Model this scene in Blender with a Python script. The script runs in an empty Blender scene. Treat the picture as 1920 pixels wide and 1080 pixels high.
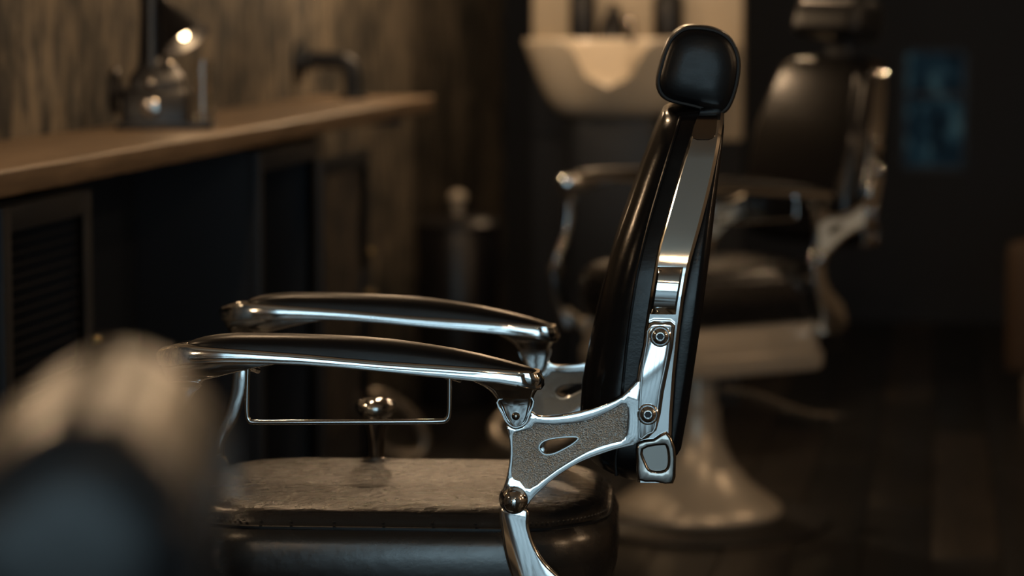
import bpy, bmesh, math, random
from mathutils import Vector, Matrix

random.seed(7)
R_ = math.radians
scene = bpy.context.scene
COL = scene.collection

# ------------------------------------------------------------------ camera
FPX = 5000.0                      # focal length in pixels of a 1920 wide frame
HC = 1.35
PITCH = math.atan(525 / FPX)
cam_data = bpy.data.cameras.new('camera')
cam_data.sensor_width = 36
cam_data.lens = 36 * FPX / 1920
cam_data.clip_end = 60
cam = bpy.data.objects.new('camera', cam_data)
cam.location = (0, 0, HC)
cam.rotation_euler = (math.pi / 2 - PITCH, 0, 0)
COL.objects.link(cam)
scene.camera = cam
cam_data.dof.use_dof = True
cam_data.dof.focus_distance = 3.47
cam_data.dof.aperture_fstop = 2.8

# ------------------------------------------------------------------ world, exposure
scene.view_settings.view_transform = 'Standard'
scene.view_settings.look = 'None'
scene.view_settings.exposure = 0.15
scene.view_settings.gamma = 1.0
scene.view_settings.use_curve_mapping = False
world = bpy.data.worlds.new('world')
scene.world = world
world.use_nodes = True
bg = world.node_tree.nodes['Background']
bg.inputs[0].default_value = (0.55, 0.80, 1.0, 1)
bg.inputs[1].default_value = 0.9

# ------------------------------------------------------------------ room frame
TW = R_(9.1)                       # the counter wall runs away to the right
ER = Vector((math.cos(TW), -math.sin(TW), 0))
EQ = Vector((math.sin(TW), math.cos(TW), 0))
ZT = 1.08                          # counter top height


def ray(px, py):
    x = (px - 960) / FPX
    y = -(py - 540) / FPX
    c, s = math.cos(PITCH), math.sin(PITCH)
    return Vector((x, c + y * s, -s + y * c))


def on_plane(px, py, p0, n):
    d = ray(px, py)
    o = Vector((0, 0, HC))
    return o + d * ((p0 - o).dot(n) / d.dot(n))


W0 = on_plane(0, 264, Vector((0, 0, ZT)), Vector((0, 0, 1)))
W0 = Vector((W0.x, W0.y, 0))
U_OFF = W0.dot(ER)
OR = ER * U_OFF                    # room origin: foot of the wall beside the camera


def RW(u, v, z=0.0):
    return OR + ER * u + EQ * v + Vector((0, 0, z))


def uv_of(p):
    d = p - OR
    return d.dot(ER), d.dot(EQ), p.z


def px_u(px, py, u):               # pixel -> (v, z) on the plane u
    p = on_plane(px, py, RW(u, 0), ER)
    return uv_of(p)[1:]


def px_v(px, py, v):               # pixel -> (u, z) on the plane v
    p = on_plane(px, py, RW(0, v), EQ)
    a = uv_of(p)
    return a[0], a[2]


def px_z(px, py, z):
    p = on_plane(px, py, Vector((0, 0, z)), Vector((0, 0, 1)))
    return uv_of(p)[:2]


V_BACK = 11.6
V_FRONT = -4.0
U_RIGHT = 5.6
Z_CEIL = 2.9

# ------------------------------------------------------------------ large light: shop window behind the camera
def area(name, loc, target, sx, sy, power, color):
    l = bpy.data.lights.new(name, 'AREA')
    l.shape = 'RECTANGLE'; l.size = sx; l.size_y = sy
    l.energy = power; l.color = color
    o = bpy.data.objects.new(name, l)
    o.location = loc
    o.rotation_euler = (Vector(target) - Vector(loc)).to_track_quat('-Z', 'Y').to_euler()
    COL.objects.link(o)
    return o


area('window_daylight', RW(2.4, V_FRONT - 0.35, 1.22), RW(2.4, 4, 1.22), 3.5, 2.3, 56, (0.60, 0.88, 1.0))

# ------------------------------------------------------------------ materials
MATS = {}


def new_mat(name):
    m = bpy.data.materials.new(name)
    m.use_nodes = True
    nt = m.node_tree
    p = nt.nodes['Principled BSDF']
    MATS[name] = m
    return m, nt, p


def N(nt, typ, **kw):
    n = nt.nodes.new(typ)
    for k, v in kw.items():
        if k in n.inputs:
            n.inputs[k].default_value = v
        else:
            setattr(n, k, v)
    return n


def ramp(nt, fac, stops):
    r = nt.nodes.new('ShaderNodeValToRGB')
    e = r.color_ramp.elements
    while len(e) < len(stops):
        e.new(0.5)
    for i, (p, c) in enumerate(stops):
        e[i].position = p
        e[i].color = (c[0], c[1], c[2], 1)
    nt.links.new(fac, r.inputs[0])
    return r.outputs[0]


def coords(nt, scale=(1, 1, 1), kind='Object', rot=(0, 0, 0)):
    t = nt.nodes.new('ShaderNodeTexCoord')
    mp = nt.nodes.new('ShaderNodeMapping')
    mp.inputs['Scale'].default_value = scale
    mp.inputs['Rotation'].default_value = rot
    nt.links.new(t.outputs[kind], mp.inputs[0])
    return mp.outputs[0]


def bump(nt, p, height, strength, dist=0.001):
    b = nt.nodes.new('ShaderNodeBump')
    b.inputs['Strength'].default_value = strength
    b.inputs['Distance'].default_value = dist
    nt.links.new(height, b.inputs['Height'])
    nt.links.new(b.outputs[0], p.inputs['Normal'])


def simple(name, col, rough=0.5, metal=0.0, **kw):
    m, nt, p = new_mat(name)
    p.inputs['Base Color'].default_value = (*col, 1)
    p.inputs['Roughness'].default_value = rough
    p.inputs['Metallic'].default_value = metal
    for k, v in kw.items():
        p.inputs[k].default_value = v
    return m


def noise(nt, vec, scale, detail=4, rough=0.5):
    n = N(nt, 'ShaderNodeTexNoise', Scale=scale, Detail=detail, Roughness=rough)
    nt.links.new(vec, n.inputs['Vector'])
    return n.outputs['Fac']


# chrome with faint polish marks
m, nt, p = new_mat('chrome')
p.inputs['Base Color'].default_value = (0.72, 0.74, 0.75, 1)
p.inputs['Metallic'].default_value = 1
f = noise(nt, coords(nt, (30, 30, 30)), 1.0, 3)
mr = N(nt, 'ShaderNodeMapRange'); mr.inputs[3].default_value = 0.05; mr.inputs[4].default_value = 0.10
nt.links.new(f, mr.inputs[0]); nt.links.new(mr.outputs[0], p.inputs['Roughness'])

m, nt, p = new_mat('cast_chrome')          # pebbled casting, base tinted bluish to carry the window's cool reflection
p.inputs['Base Color'].default_value = (0.76, 0.84, 0.87, 1)
p.inputs['Metallic'].default_value = 1
p.inputs['Roughness'].default_value = 0.46
v = N(nt, 'ShaderNodeTexVoronoi', Scale=620.0)
nt.links.new(coords(nt), v.inputs['Vector'])
bump(nt, p, v.outputs['Distance'], 0.9, 0.0012)

simple('satin_chrome', (0.50, 0.45, 0.38), 0.34, 0.35)
simple('dark_chrome', (0.30, 0.28, 0.26), 0.14, 1.0)


def leather(name, col, rough, wrinkle, spec=0.45, sc=(9, 26, 20), pore=0.10, above=None):
    m, nt, p = new_mat(name)
    p.inputs['Base Color'].default_value = (*col, 1)
    p.inputs['Roughness'].default_value = rough
    p.inputs['Specular IOR Level'].default_value = spec
    a = noise(nt, coords(nt, sc), 1.6, 5, 0.62)
    b = N(nt, 'ShaderNodeTexVoronoi', Scale=330.0)
    nt.links.new(coords(nt), b.inputs['Vector'])
    mx = N(nt, 'ShaderNodeMath', operation='MULTIPLY_ADD')
    mx.inputs[1].default_value = pore
    nt.links.new(b.outputs['Distance'], mx.inputs[0])
    nt.links.new(a, mx.inputs[2])
    h = mx.outputs[0]
    if above is not None:                      # sat-in creases on the top face, smooth stretched border
        sx = nt.nodes.new('ShaderNodeSeparateXYZ')
        nt.links.new(coords(nt), sx.inputs[0])
        mk = N(nt, 'ShaderNodeMapRange'); mk.inputs[1].default_value = above; mk.inputs[2].default_value = above + 0.012
        mk.inputs[3].default_value = 0.08; mk.inputs[4].default_value = 1.0
        nt.links.new(sx.outputs[2], mk.inputs[0])
        ml = N(nt, 'ShaderNodeMath', operation='MULTIPLY')
        nt.links.new(h, ml.inputs[0]); nt.links.new(mk.outputs[0], ml.inputs[1])
        h = ml.outputs[0]
    bump(nt, p, h, wrinkle, 0.006)
    r = noise(nt, coords(nt, (14, 40, 30)), 2.0, 4)
    mr = N(nt, 'ShaderNodeMapRange'); mr.inputs[3].default_value = rough - 0.06; mr.inputs[4].default_value = rough + 0.08
    nt.links.new(r, mr.inputs[0]); nt.links.new(mr.outputs[0], p.inputs['Roughness'])
    return m


leather('leather', (0.006, 0.007, 0.009), 0.33, 0.07, 0.33)
leather('back_leather', (0.006, 0.006, 0.007), 0.20, 0.05, 0.30)
simple('thread', (0.012, 0.013, 0.015), 0.6)
simple('rubber', (0.008, 0.008, 0.009), 0.45)
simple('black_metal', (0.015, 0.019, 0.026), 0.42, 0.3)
simple('cabinet_metal', (0.024, 0.028, 0.036), 0.45, 0.4)
simple('mesh_metal', (0.018, 0.018, 0.021), 0.5, 0.4)
simple('brass', (0.42, 0.33, 0.16), 0.3, 1.0)
simple('black_plastic', (0.007, 0.007, 0.009), 0.35)
simple('ceramic', (0.62, 0.55, 0.45), 0.22, 0.0)
simple('brown_leather', (0.06, 0.036, 0.021), 0.45)
simple('grey_steel', (0.36, 0.33, 0.29), 0.35, 0.8)
simple('ceiling_paint', (0.42, 0.34, 0.26), 0.85)
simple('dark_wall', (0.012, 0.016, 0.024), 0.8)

m, nt, p = new_mat('panel_paint')
f = noise(nt, coords(nt, (3, 3, 2)), 2.0, 4)
c = ramp(nt, f, [(0.3, (0.50, 0.43, 0.33)), (0.7, (0.58, 0.50, 0.39))])
nt.links.new(c, p.inputs['Base Color']); p.inputs['Roughness'].default_value = 0.55

m, nt, p = new_mat('patina_wall')          # mottled plaster, runs streaked downwards
f = noise(nt, coords(nt, (6.5, 6.5, 2.8)), 2.4, 7, 0.6)
g = noise(nt, coords(nt, (1.3, 1.3, 0.8)), 1.6, 3)
ad = N(nt, 'ShaderNodeMath', operation='MULTIPLY_ADD'); ad.inputs[1].default_value = 0.55
nt.links.new(g, ad.inputs[0]); nt.links.new(f, ad.inputs[2])
c = ramp(nt, ad.outputs[0], [(0.66, (0.018, 0.018, 0.018)), (0.735, (0.055, 0.049, 0.040)), (0.80, (0.125, 0.105, 0.080)), (0.92, (0.19, 0.156, 0.115))])
nt.links.new(c, p.inputs['Base Color']); p.inputs['Roughness'].default_value = 0.8
bump(nt, p, f, 0.3, 0.004)

simple('plain_wall', (0.24, 0.19, 0.14), 0.8)

m, nt, p = new_mat('counter_wood')
f = noise(nt, coords(nt, (26, 1.6, 26)), 2.2, 6, 0.6)
c = ramp(nt, f, [(0.3, (0.115, 0.080, 0.052)), (0.6, (0.22, 0.155, 0.10)), (0.8, (0.32, 0.23, 0.15))])
nt.links.new(c, p.inputs['Base Color']); p.inputs['Roughness'].default_value = 0.5
bump(nt, p, f, 0.35, 0.003)

m, nt, p = new_mat('plank_wood')
oi = nt.nodes.new('ShaderNodeObjectInfo')
f = noise(nt, coords(nt, (22, 2.0, 22)), 1.6, 5)
mx = N(nt, 'ShaderNodeMath', operation='MULTIPLY_ADD'); mx.inputs[1].default_value = 0.55
nt.links.new(oi.outputs['Random'], mx.inputs[0])
md = N(nt, 'ShaderNodeMath', operation='MULTIPLY'); md.inputs[1].default_value = 0.55
nt.links.new(f, md.inputs[0]); nt.links.new(md.outputs[0], mx.inputs[2])
c = ramp(nt, mx.outputs[0], [(0.15, (0.007, 0.008, 0.009)), (0.5, (0.016, 0.015, 0.014)), (0.85, (0.040, 0.033, 0.027))])
nt.links.new(c, p.inputs['Base Color']); p.inputs['Roughness'].default_value = 0.36

m, nt, p = new_mat('glass')
p.inputs['Base Color'].default_value = (0.95, 0.93, 0.88, 1)
p.inputs['Transmission Weight'].default_value = 1
p.inputs['Roughness'].default_value = 0.03
p.inputs['IOR'].default_value = 1.45


def emit(name, col, s):
    m, nt, p = new_mat(name)
    p.inputs['Base Color'].default_value = (*col, 1)
    p.inputs['Emission Color'].default_value = (*col, 1)
    p.inputs['Emission Strength'].default_value = s
    return m


emit('bulb', (1.0, 0.72, 0.40), 14)
emit('desk_bulb', (1.0, 0.70, 0.38), 16)

m, nt, p = new_mat('dusk_view')            # bluish evening street in the far pane
f = noise(nt, coords(nt, (9, 9, 6)), 1.5, 3)
c = ramp(nt, f, [(0.38, (0.001, 0.004, 0.008)), (0.54, (0.010, 0.032, 0.048)), (0.72, (0.075, 0.15, 0.16))])
p.inputs['Base Color'].default_value = (0.004, 0.006, 0.008, 1)
p.inputs['Roughness'].default_value = 0.6
p.inputs['Specular IOR Level'].default_value = 0.1
nt.links.new(c, p.inputs['Emission Color']); p.inputs['Emission Strength'].default_value = 0.30

# ------------------------------------------------------------------ geometry helpers
class G:
    """verts and faces of one part"""
    def __init__(self, v=None, f=None):
        self.v = list(v or []); self.f = list(f or [])

    def add(self, o):
        k = len(self.v)
        self.v += list(o.v)
        self.f += [tuple(i + k for i in fc) for fc in o.f]
        return self

    def map(self, fn):
        self.v = [tuple(fn(*p)) for p in self.v]
        return self


MESHES = {}


def mesh_of(name, g, mat, ang=38, smooth=True):
    me = bpy.data.meshes.new(name)
    me.from_pydata([tuple(p) for p in g.v], [], g.f)
    bm = bmesh.new(); bm.from_mesh(me)
    bmesh.ops.remove_doubles(bm, verts=bm.verts, dist=1e-6)
    bmesh.ops.recalc_face_normals(bm, faces=bm.faces)
    bm.to_mesh(me); bm.free()
    if smooth:
        for pl in me.polygons:
            pl.use_smooth = True
        me.set_sharp_from_angle(angle=R_(ang))
    me.materials.append(MATS[mat])
    return me


def obj(name, g, mat, parent=None, loc=(0, 0, 0), rotz=0.0, ang=38, smooth=True, label=None):
    me = g if isinstance(g, bpy.types.Mesh) else mesh_of(name, g, mat, ang, smooth)
    o = bpy.data.objects.new(name, me)
    COL.objects.link(o)
    o.parent = parent
    o.location = loc
    o.rotation_euler = (0, 0, rotz)
    if label:
        o['label'] = label
    return o


def tag(o, label=None, cat=None, group=None, kind=None):
    if label: o['label'] = label
    if cat: o['category'] = cat
    if group: o['group'] = group
    if kind: o['kind'] = kind
    return o


def thing(name, label, cat, loc=(0, 0, 0), rotz=0.0, group=None):
    o = bpy.data.objects.new(name, None)
    o.empty_display_size = 0.1
    COL.objects.link(o)
    o.location = loc
    o.rotation_euler = (0, 0, rotz)
    return tag(o, label, cat, group)


def box(x0, x1, y0, y1, z0, z1, bev=0.0):
    v = [(x0, y0, z0), (x1, y0, z0), (x1, y1, z0), (x0, y1, z0), (x0, y0, z1), (x1, y0, z1), (x1, y1, z1), (x0, y1, z1)]
    f = [(0, 3, 2, 1), (4, 5, 6, 7), (0, 1, 5, 4), (1, 2, 6, 5), (2, 3, 7, 6), (3, 0, 4, 7)]
    g = G(v, f)
    if bev > 0:
        bm = bmesh.new()
        vs = [bm.verts.new(p) for p in v]
        for fc in f:
            bm.faces.new([vs[i] for i in fc])
        bmesh.ops.bevel(bm, geom=list(bm.edges), offset=bev, segments=2, profile=0.6, affect='EDGES')
        g = from_bm(bm)
    return g


def from_bm(bm):
    bm.verts.index_update()
    g = G([tuple(v.co) for v in bm.verts], [tuple(v.index for v in f.verts) for f in bm.faces])
    bm.free()
    return g


def loft(secs, cap=True, closed_path=False):
    n = len(secs[0]); g = G()
    for s in secs:
        g.v += [tuple(p) for p in s]
    m = len(secs)
    for i in range(m if closed_path else m - 1):
        j = (i + 1) % m
        for k in range(n):
            l = (k + 1) % n
            g.f.append((i * n + k, i * n + l, j * n + l, j * n + k))
    if cap and not closed_path:
        g.f.append(tuple(range(n)))
        g.f.append(tuple((m - 1) * n + k for k in range(n)))
    return g


def rrect(cx, cy, hx, hy, r, n=4):
    r = min(r, hx * 0.999, hy * 0.999)
    out = []
    for qx, qy, a0 in ((1, 1, 0), (-1, 1, 90), (-1, -1, 180), (1, -1, 270)):
        for k in range(n + 1):
            a = R_(a0 + 90 * k / n)
            out.append((cx + qx * (hx - r) + r * math.cos(a), cy + qy * (hy - r) + r * math.sin(a)))
    return out


def lathe(prof, n=28, cx=0.0, cy=0.0):
    secs = []
    for r, z in prof:
        secs.append([(cx + r * math.cos(2 * math.pi * k / n), cy + r * math.sin(2 * math.pi * k / n), z) for k in range(n)])
    return loft(secs)


def catmull(pts, closed=False, n=5):
    pts = [Vector(p) for p in pts]
    m = len(pts); out = []
    for i in range(m if closed else m - 1):
        if closed:
            p0, p1, p2, p3 = (pts[(i + k - 1) % m] for k in range(4))
        else:
            p1, p2 = pts[i], pts[i + 1]
            p0 = pts[i - 1] if i else p1 * 2 - p2
            p3 = pts[i + 2] if i + 2 < m else p2 * 2 - p1
        for k in range(n):
            t = k / n
            out.append(0.5 * ((2 * p1) + (p2 - p0) * t + (2 * p0 - 5 * p1 + 4 * p2 - p3) * t * t + (3 * p1 - p0 - 3 * p2 + p3) * t ** 3))
    if not closed:
        out.append(pts[-1])
    return out


def sweep(path, r, n=8, closed=False):
    pts = [Vector(p) for p in path]
    m = len(pts); secs = []; up = None
    for i in range(m):
        if closed:
            t = pts[(i + 1) % m] - pts[i - 1]
        else:
            t = pts[min(i + 1, m - 1)] - pts[max(i - 1, 0)]
        t.normalize()
        if up is None:
            up = Vector((0, 0, 1)) if abs(t.z) < 0.9 else Vector((1, 0, 0))
        up = (up - t * up.dot(t)).normalized()
        sd = t.cross(up)
        rr = r[i] if isinstance(r, (list, tuple)) else r
        secs.append([pts[i] + (up * math.cos(2 * math.pi * k / n) + sd * math.sin(2 * math.pi * k / n)) * rr for k in range(n)])
    return loft(secs, closed_path=closed)


def prism(outer, w0, w1, bev=0.0, holes=(), seg=2):
    """outline (a, z) with holes, extruded along w (the local y axis)"""
    bm = bmesh.new()
    loops = [outer] + list(holes)
    edges = []
    for lp in loops:
        vs = [bm.verts.new((p[0], w0, p[1])) for p in lp]
        for i in range(len(vs)):
            edges.append(bm.edges.new((vs[i], vs[(i + 1) % len(vs)])))
    if holes:
        bmesh.ops.triangle_fill(bm, use_beauty=True, use_dissolve=False, edges=edges)
    else:
        bm.faces.new([e.verts[0] for e in edges])
    ret = bmesh.ops.extrude_face_region(bm, geom=list(bm.faces))
    vs = [e for e in ret['geom'] if isinstance(e, bmesh.types.BMVert)]
    bmesh.ops.translate(bm, verts=vs, vec=(0, w1 - w0, 0))
    bmesh.ops.recalc_face_normals(bm, faces=bm.faces)
    if bev > 0:
        rim = []
        for e in bm.edges:
            if len(e.link_faces) == 2 and abs(e.verts[0].co.y - e.verts[1].co.y) < 1e-7:
                a, b = e.link_faces
                if abs(abs(a.normal.y) - abs(b.normal.y)) > 0.5:
                    rim.append(e)
        bmesh.ops.bevel(bm, geom=rim, offset=bev, segments=seg, profile=0.5, affect='EDGES', clamp_overlap=True)
    return from_bm(bm)


def sphere(c, r, nu=20, nv=12):
    secs = []
    for i in range(nv + 1):
        a = math.pi * (i / nv)
        rr = max(r * math.sin(a), 1e-5)
        secs.append([(c[0] + rr * math.cos(2 * math.pi * k / nu), c[1] + rr * math.sin(2 * math.pi * k / nu), c[2] - r * math.cos(a)) for k in range(nu)])
    return loft(secs)


def disc_y(c, prof, n=24):
    """lathe about the local y axis: prof = (radius, offset along -y)"""
    secs = []
    for r, d in prof:
        secs.append([(c[0] + r * math.cos(2 * math.pi * k / n), c[1] + d, c[2] + r * math.sin(2 * math.pi * k / n)) for k in range(n)])
    return loft(secs)


def interp(tab, x):
    if x <= tab[0][0]: return tab[0][1]
    for (a, p), (b, q) in zip(tab, tab[1:]):
        if x <= b:
            t = (x - a) / (b - a)
            return p + (q - p) * t
    return tab[-1][1]


# ------------------------------------------------------------------ setting
def struct(name, g, mat, parent=None):
    o = obj(name, g, mat, parent, OR if parent is None else (0, 0, 0), -TW if parent is None else 0)
    if parent is None:
        o['kind'] = 'structure'
    return o


floor = struct('floor', box(-0.2, U_RIGHT + 0.2, V_FRONT - 0.2, V_BACK + 0.2, -0.15, -0.012), 'rubber')
pw, pl = 0.172, 1.98
plank_me = mesh_of('plank', box(-pw / 2 + 0.0015, pw / 2 - 0.0015, -pl / 2 + 0.002, pl / 2 - 0.002, -0.014, 0.0, 0.0015), 'plank_wood')
iu = 0
u = pw / 2
while u < U_RIGHT:
    off = (iu % 3) * 0.66
    v = V_FRONT + pl / 2 - off
    while v - pl / 2 < V_BACK:
        o = bpy.data.objects.new('plank', plank_me)
        COL.objects.link(o); o.parent = floor; o.location = (u, v, 0)
        v += pl
    u += pw; iu += 1
struct('ceiling', box(-0.2, U_RIGHT + 0.2, V_FRONT - 0.2, V_BACK + 0.2, Z_CEIL, Z_CEIL + 0.12), 'ceiling_paint')
struct('wall_left', box(-0.2, 0, V_FRONT, V_BACK, -0.012, Z_CEIL), 'patina_wall')
struct('wall_right', box(U_RIGHT, U_RIGHT + 0.2, V_FRONT, V_BACK, -0.012, Z_CEIL), 'plain_wall')
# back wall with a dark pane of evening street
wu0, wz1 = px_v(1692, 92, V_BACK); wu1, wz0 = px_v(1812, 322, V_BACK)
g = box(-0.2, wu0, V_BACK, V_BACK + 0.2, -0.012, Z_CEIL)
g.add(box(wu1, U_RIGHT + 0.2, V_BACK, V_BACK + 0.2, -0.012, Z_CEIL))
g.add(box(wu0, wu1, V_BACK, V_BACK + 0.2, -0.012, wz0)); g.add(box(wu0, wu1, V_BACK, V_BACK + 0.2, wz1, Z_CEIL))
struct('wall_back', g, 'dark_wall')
win = struct('window_2', box(wu0, wu1, V_BACK + 0.10, V_BACK + 0.14, wz0, wz1), 'dusk_view')
g = G()
for (a, b, c, d) in ((wu0, wu0 + 0.02, wz0, wz1), (wu1 - 0.02, wu1, wz0, wz1), (wu0, wu1, wz0, wz0 + 0.02), (wu0, wu1, wz1 - 0.02, wz1)):
    g.add(box(a, b, V_BACK + 0.05, V_BACK + 0.12, c, d))
struct('window_frame', g, 'black_metal', win)
struct('glazing_bar', box(wu0, wu1, V_BACK + 0.06, V_BACK + 0.10, (wz0 + wz1) / 2 + 0.055, (wz0 + wz1) / 2 + 0.075), 'black_metal', win)
# shop front behind the camera: wall with a wide mullioned window
fu0, fu1, fz0, fz1 = 0.7, 4.1, 0.10, 2.35
g = box(-0.2, fu0, V_FRONT - 0.2, V_FRONT, -0.012, Z_CEIL)
g.add(box(fu1, U_RIGHT + 0.2, V_FRONT - 0.2, V_FRONT, -0.012, Z_CEIL))
g.add(box(fu0, fu1, V_FRONT - 0.2, V_FRONT, -0.012, fz0)); g.add(box(fu0, fu1, V_FRONT - 0.2, V_FRONT, fz1, Z_CEIL))
struct('wall_front', g, 'plain_wall')
g = box(fu0, fu1, V_FRONT - 0.15, V_FRONT - 0.05, fz0, fz0 + 0.06)
g.add(box(fu0, fu1, V_FRONT - 0.15, V_FRONT - 0.05, fz1 - 0.06, fz1))
for k in range(5):
    x = fu0 + (fu1 - fu0 - 0.06) * k / 4
    g.add(box(x, x + 0.06, V_FRONT - 0.15, V_FRONT - 0.05, fz0, fz1))
g.add(box(fu0, fu1, V_FRONT - 0.13, V_FRONT - 0.07, 1.78, 1.83))
struct('window_1', g, 'black_metal')
struct('baseboard_back', box(0, U_RIGHT, V_BACK - 0.015, V_BACK, 0, 0.12), 'dark_wall')

# ------------------------------------------------------------------ barber chair (traced in its side plane)
TH = R_(3.3)
EA = Vector((math.cos(TH), -math.sin(TH), 0))
EW = Vector((math.sin(TH), math.cos(TH), 0))
HWA = 0.25                                     # arm centre line off the chair's middle
NEAR = on_plane(960, 700, Vector((0, 3.45, 0)), Vector((0, 1, 0)))
_pole = on_plane(680, 900, NEAR, EW)
ORIG = _pole + EW * HWA
ORIG = Vector((ORIG.x, ORIG.y, 0))


def L(px, py, w=-HWA):                         # pixel -> (a, z) of the chair's plane w
    p = on_plane(px, py, ORIG + EW * w, EW)
    d = p - ORIG
    return d.dot(EA), p.z


leather('seat_leather', (0.009, 0.009, 0.010), 0.25, 0.70, 0.95, (34, 50, 34), 0.03, L(700, 992, -0.22)[1] + 0.016)


def LP(pts, w=-HWA):
    return [L(x, y, w) for x, y in pts]


def S2(pts, n=4, closed=True, w=-HWA):
    return [(p.x, p.y) for p in catmull([Vector((*q, 0)) for q in LP(pts, w)], closed, n)]


def chair_parts(root, headrest=True, head_up=0.0):
    P = lambda name, g, mat, par=root, **k: obj(name, g, mat, par, **k)
    # --- pedestal
    P('base_disc', lathe([(0.02, 0.0), (0.352, 0.0), (0.356, 0.006), (0.352, 0.014), (0.30, 0.022), (0.05, 0.026), (0.02, 0.026)], 48), 'rubber')
    P('bell_base', lathe([(0.03, 0.024), (0.222, 0.024), (0.228, 0.034), (0.222, 0.046), (0.206, 0.060), (0.175, 0.082), (0.143, 0.108), (0.104, 0.154), (0.078, 0.20), (0.067, 0.24), (0.062, 0.29), (0.064, 0.306), (0.058, 0.312), (0.03, 0.312)], 48), 'satin_chrome')
    P('column', lathe([(0.02, 0.30), (0.052, 0.30), (0.052, 0.43), (0.02, 0.43)], 32), 'satin_chrome')
    pump = P('pump_lever', sweep(catmull([(0.04, -0.055, 0.36), (0.12, -0.08, 0.345), (0.27, -0.11, 0.285), (0.36, -0.12, 0.27)], n=4), 0.009), 'chrome')
    P('pedal', loft([[(0.33 + x, -0.12 + y, z) for (y, z) in rrect(0, 0.262, 0.032, 0.007, 0.006, 2)] for x in (0, 0.07)]), 'rubber', pump)
    # --- apron under the seat
    zt, zb = L(680, 1171)[1], L(680, 1353)[1]
    a0, a1 = L(330, 1200)[0], L(1071, 1200)[0]
    ac, ah = (a0 + a1) / 2, (a1 - a0) / 2
    secs = []
    for z, ins in ((zb, 0.02), (zb + 0.004, 0.006), (zb + 0.015, 0.0), (zb + 0.05, 0.0), (zb + 0.056, 0.007), (zt - 0.01, 0.007), (zt, 0.013)):
        secs.append([(x, y, z) for x, y in rrect(ac, 0, ah - ins, 0.205 - ins, 0.035, 4)])
    P('apron', loft(secs), 'satin_chrome')
    # --- seat cushion
    sa0, sa1 = L(285, 1050, -0.22)[0], L(1157, 1010, -0.12)[0]
    sc, sh = (sa0 + sa1) / 2, (sa1 - sa0) / 2
    zz = lambda y: L(700, y, -0.22)[1]
    zs = zz(992)
    prof = [(zt - 0.002, 0.05), (zt + 0.006, 0.022), (zt + 0.03, 0.006), (zt + 0.06, 0.0), (zs - 0.022, 0.001), (zs - 0.008, 0.006), (zs, 0.012), (zs + 0.007, 0.016),
            (zs + 0.014, 0.0185), (zs + 0.020, 0.024), (zs + 0.0245, 0.034), (zs + 0.0275, 0.05), (zs + 0.0295, 0.075), (zs + 0.031, 0.11), (zs + 0.032, 0.15), (zs + 0.033, 0.19)]
    secs = []
    for z, ins in prof:
        r = max(0.14 - ins * 0.5, 0.03)
        secs.append([(x, y, z) for x, y in rrect(sc, 0, sh - ins, 0.226 - ins, r, 7)])
    seat = P('seat_cushion', loft(secs), 'seat_leather')
    ring = [(x, y, zs) for x, y in rrect(sc, 0, sh - 0.0105, 0.226 - 0.0105, 0.135, 9)]
    P('piping', sweep(ring, 0.0028, 6, True), 'leather', seat)
    g = G()
    dense = catmull([Vector(p) for p in ring], True, 6)
    acc = 0.0
    for p, q in zip(dense, dense[1:] + dense[:1]):
        acc += (q - p).length
        if acc > 0.0065 and (q - p).length > 1e-6:
            acc = 0
            t = (q - p).normalized() * 0.002
            nrm = Vector((t.y, -t.x, 0)).normalized() * 0.0015
            c = p + Vector((0, 0, 0.008)) - nrm * 1.5
            g.add(G([c - t - nrm, c + t - nrm, c + t + nrm, c - t + nrm, c + Vector((0, 0, 0.0018))], [(0, 1, 2, 3), (0, 1, 4), (1, 2, 4), (2, 3, 4), (3, 0, 4)]))
    st = P('stitching', g, 'thread', seat); st['kind'] = 'stuff'

    # --- arms, one each side
    rail_t = [(293, 660), (296, 657), (302, 653), (320, 647), (336, 643), (354, 643), (428, 648), (500, 653), (576, 659), (650, 666), (720, 672), (828, 679), (900, 684), (939, 687), (985, 692), (1006, 697), (1016, 704), (1021, 711)]
    rail_b = [(293, 668), (296, 674), (302, 681), (320, 684), (336, 682), (354, 679), (428, 676), (500, 677), (576, 680), (650, 686), (720, 693), (828, 703), (900, 710), (939, 714), (985, 722), (1006, 728), (1016, 728), (1021, 722)]
    rail_w = [(293, 0.006), (296, 0.012), (302, 0.019), (320, 0.027), (340, 0.031), (380, 0.033), (900, 0.030), (985, 0.027), (1006, 0.022), (1016, 0.015), (1021, 0.007)]
    pad_t = [(352, 643), (356, 640), (366, 636), (382, 631.5), (410, 627), (447, 624.5), (539, 625.5), (620, 628), (680, 631), (740, 636.5), (791, 643.5), (850, 653), (902, 664), (950, 676), (984, 686), (1000, 691), (1006, 695)]
    pad_w = [(352, 0.008), (356, 0.014), (366, 0.020), (382, 0.025), (420, 0.028), (900, 0.0255), (984, 0.019), (1000, 0.011), (1006, 0.006)]
    plate_out = [(950, 797), (956, 826), (956, 862), (950, 895), (944, 918), (946, 944), (965, 957), (985, 950), (1004, 927), (1042, 893), (1090, 864), (1150, 842), (1200, 826), (1202, 780), (1202, 712), (1165, 743), (1130, 759), (1090, 771), (1045, 779), (1010, 779), (996, 772), (984, 795), (967, 803)]
    plate_in = [(972, 808), (996, 801), (1006, 792), (1040, 794), (1093, 789), (1141, 770), (1174, 755), (1176, 790), (1170, 821), (1145, 829), (1102, 844), (1044, 878), (994, 914), (976, 900), (961, 891), (963, 850), (963, 814)]
    slot = [(1011, 838), (1018, 827), (1035, 821), (1062, 818), (1080, 818), (1084, 822), (1074, 831), (1055, 842), (1036, 850), (1020, 850)]
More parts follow.
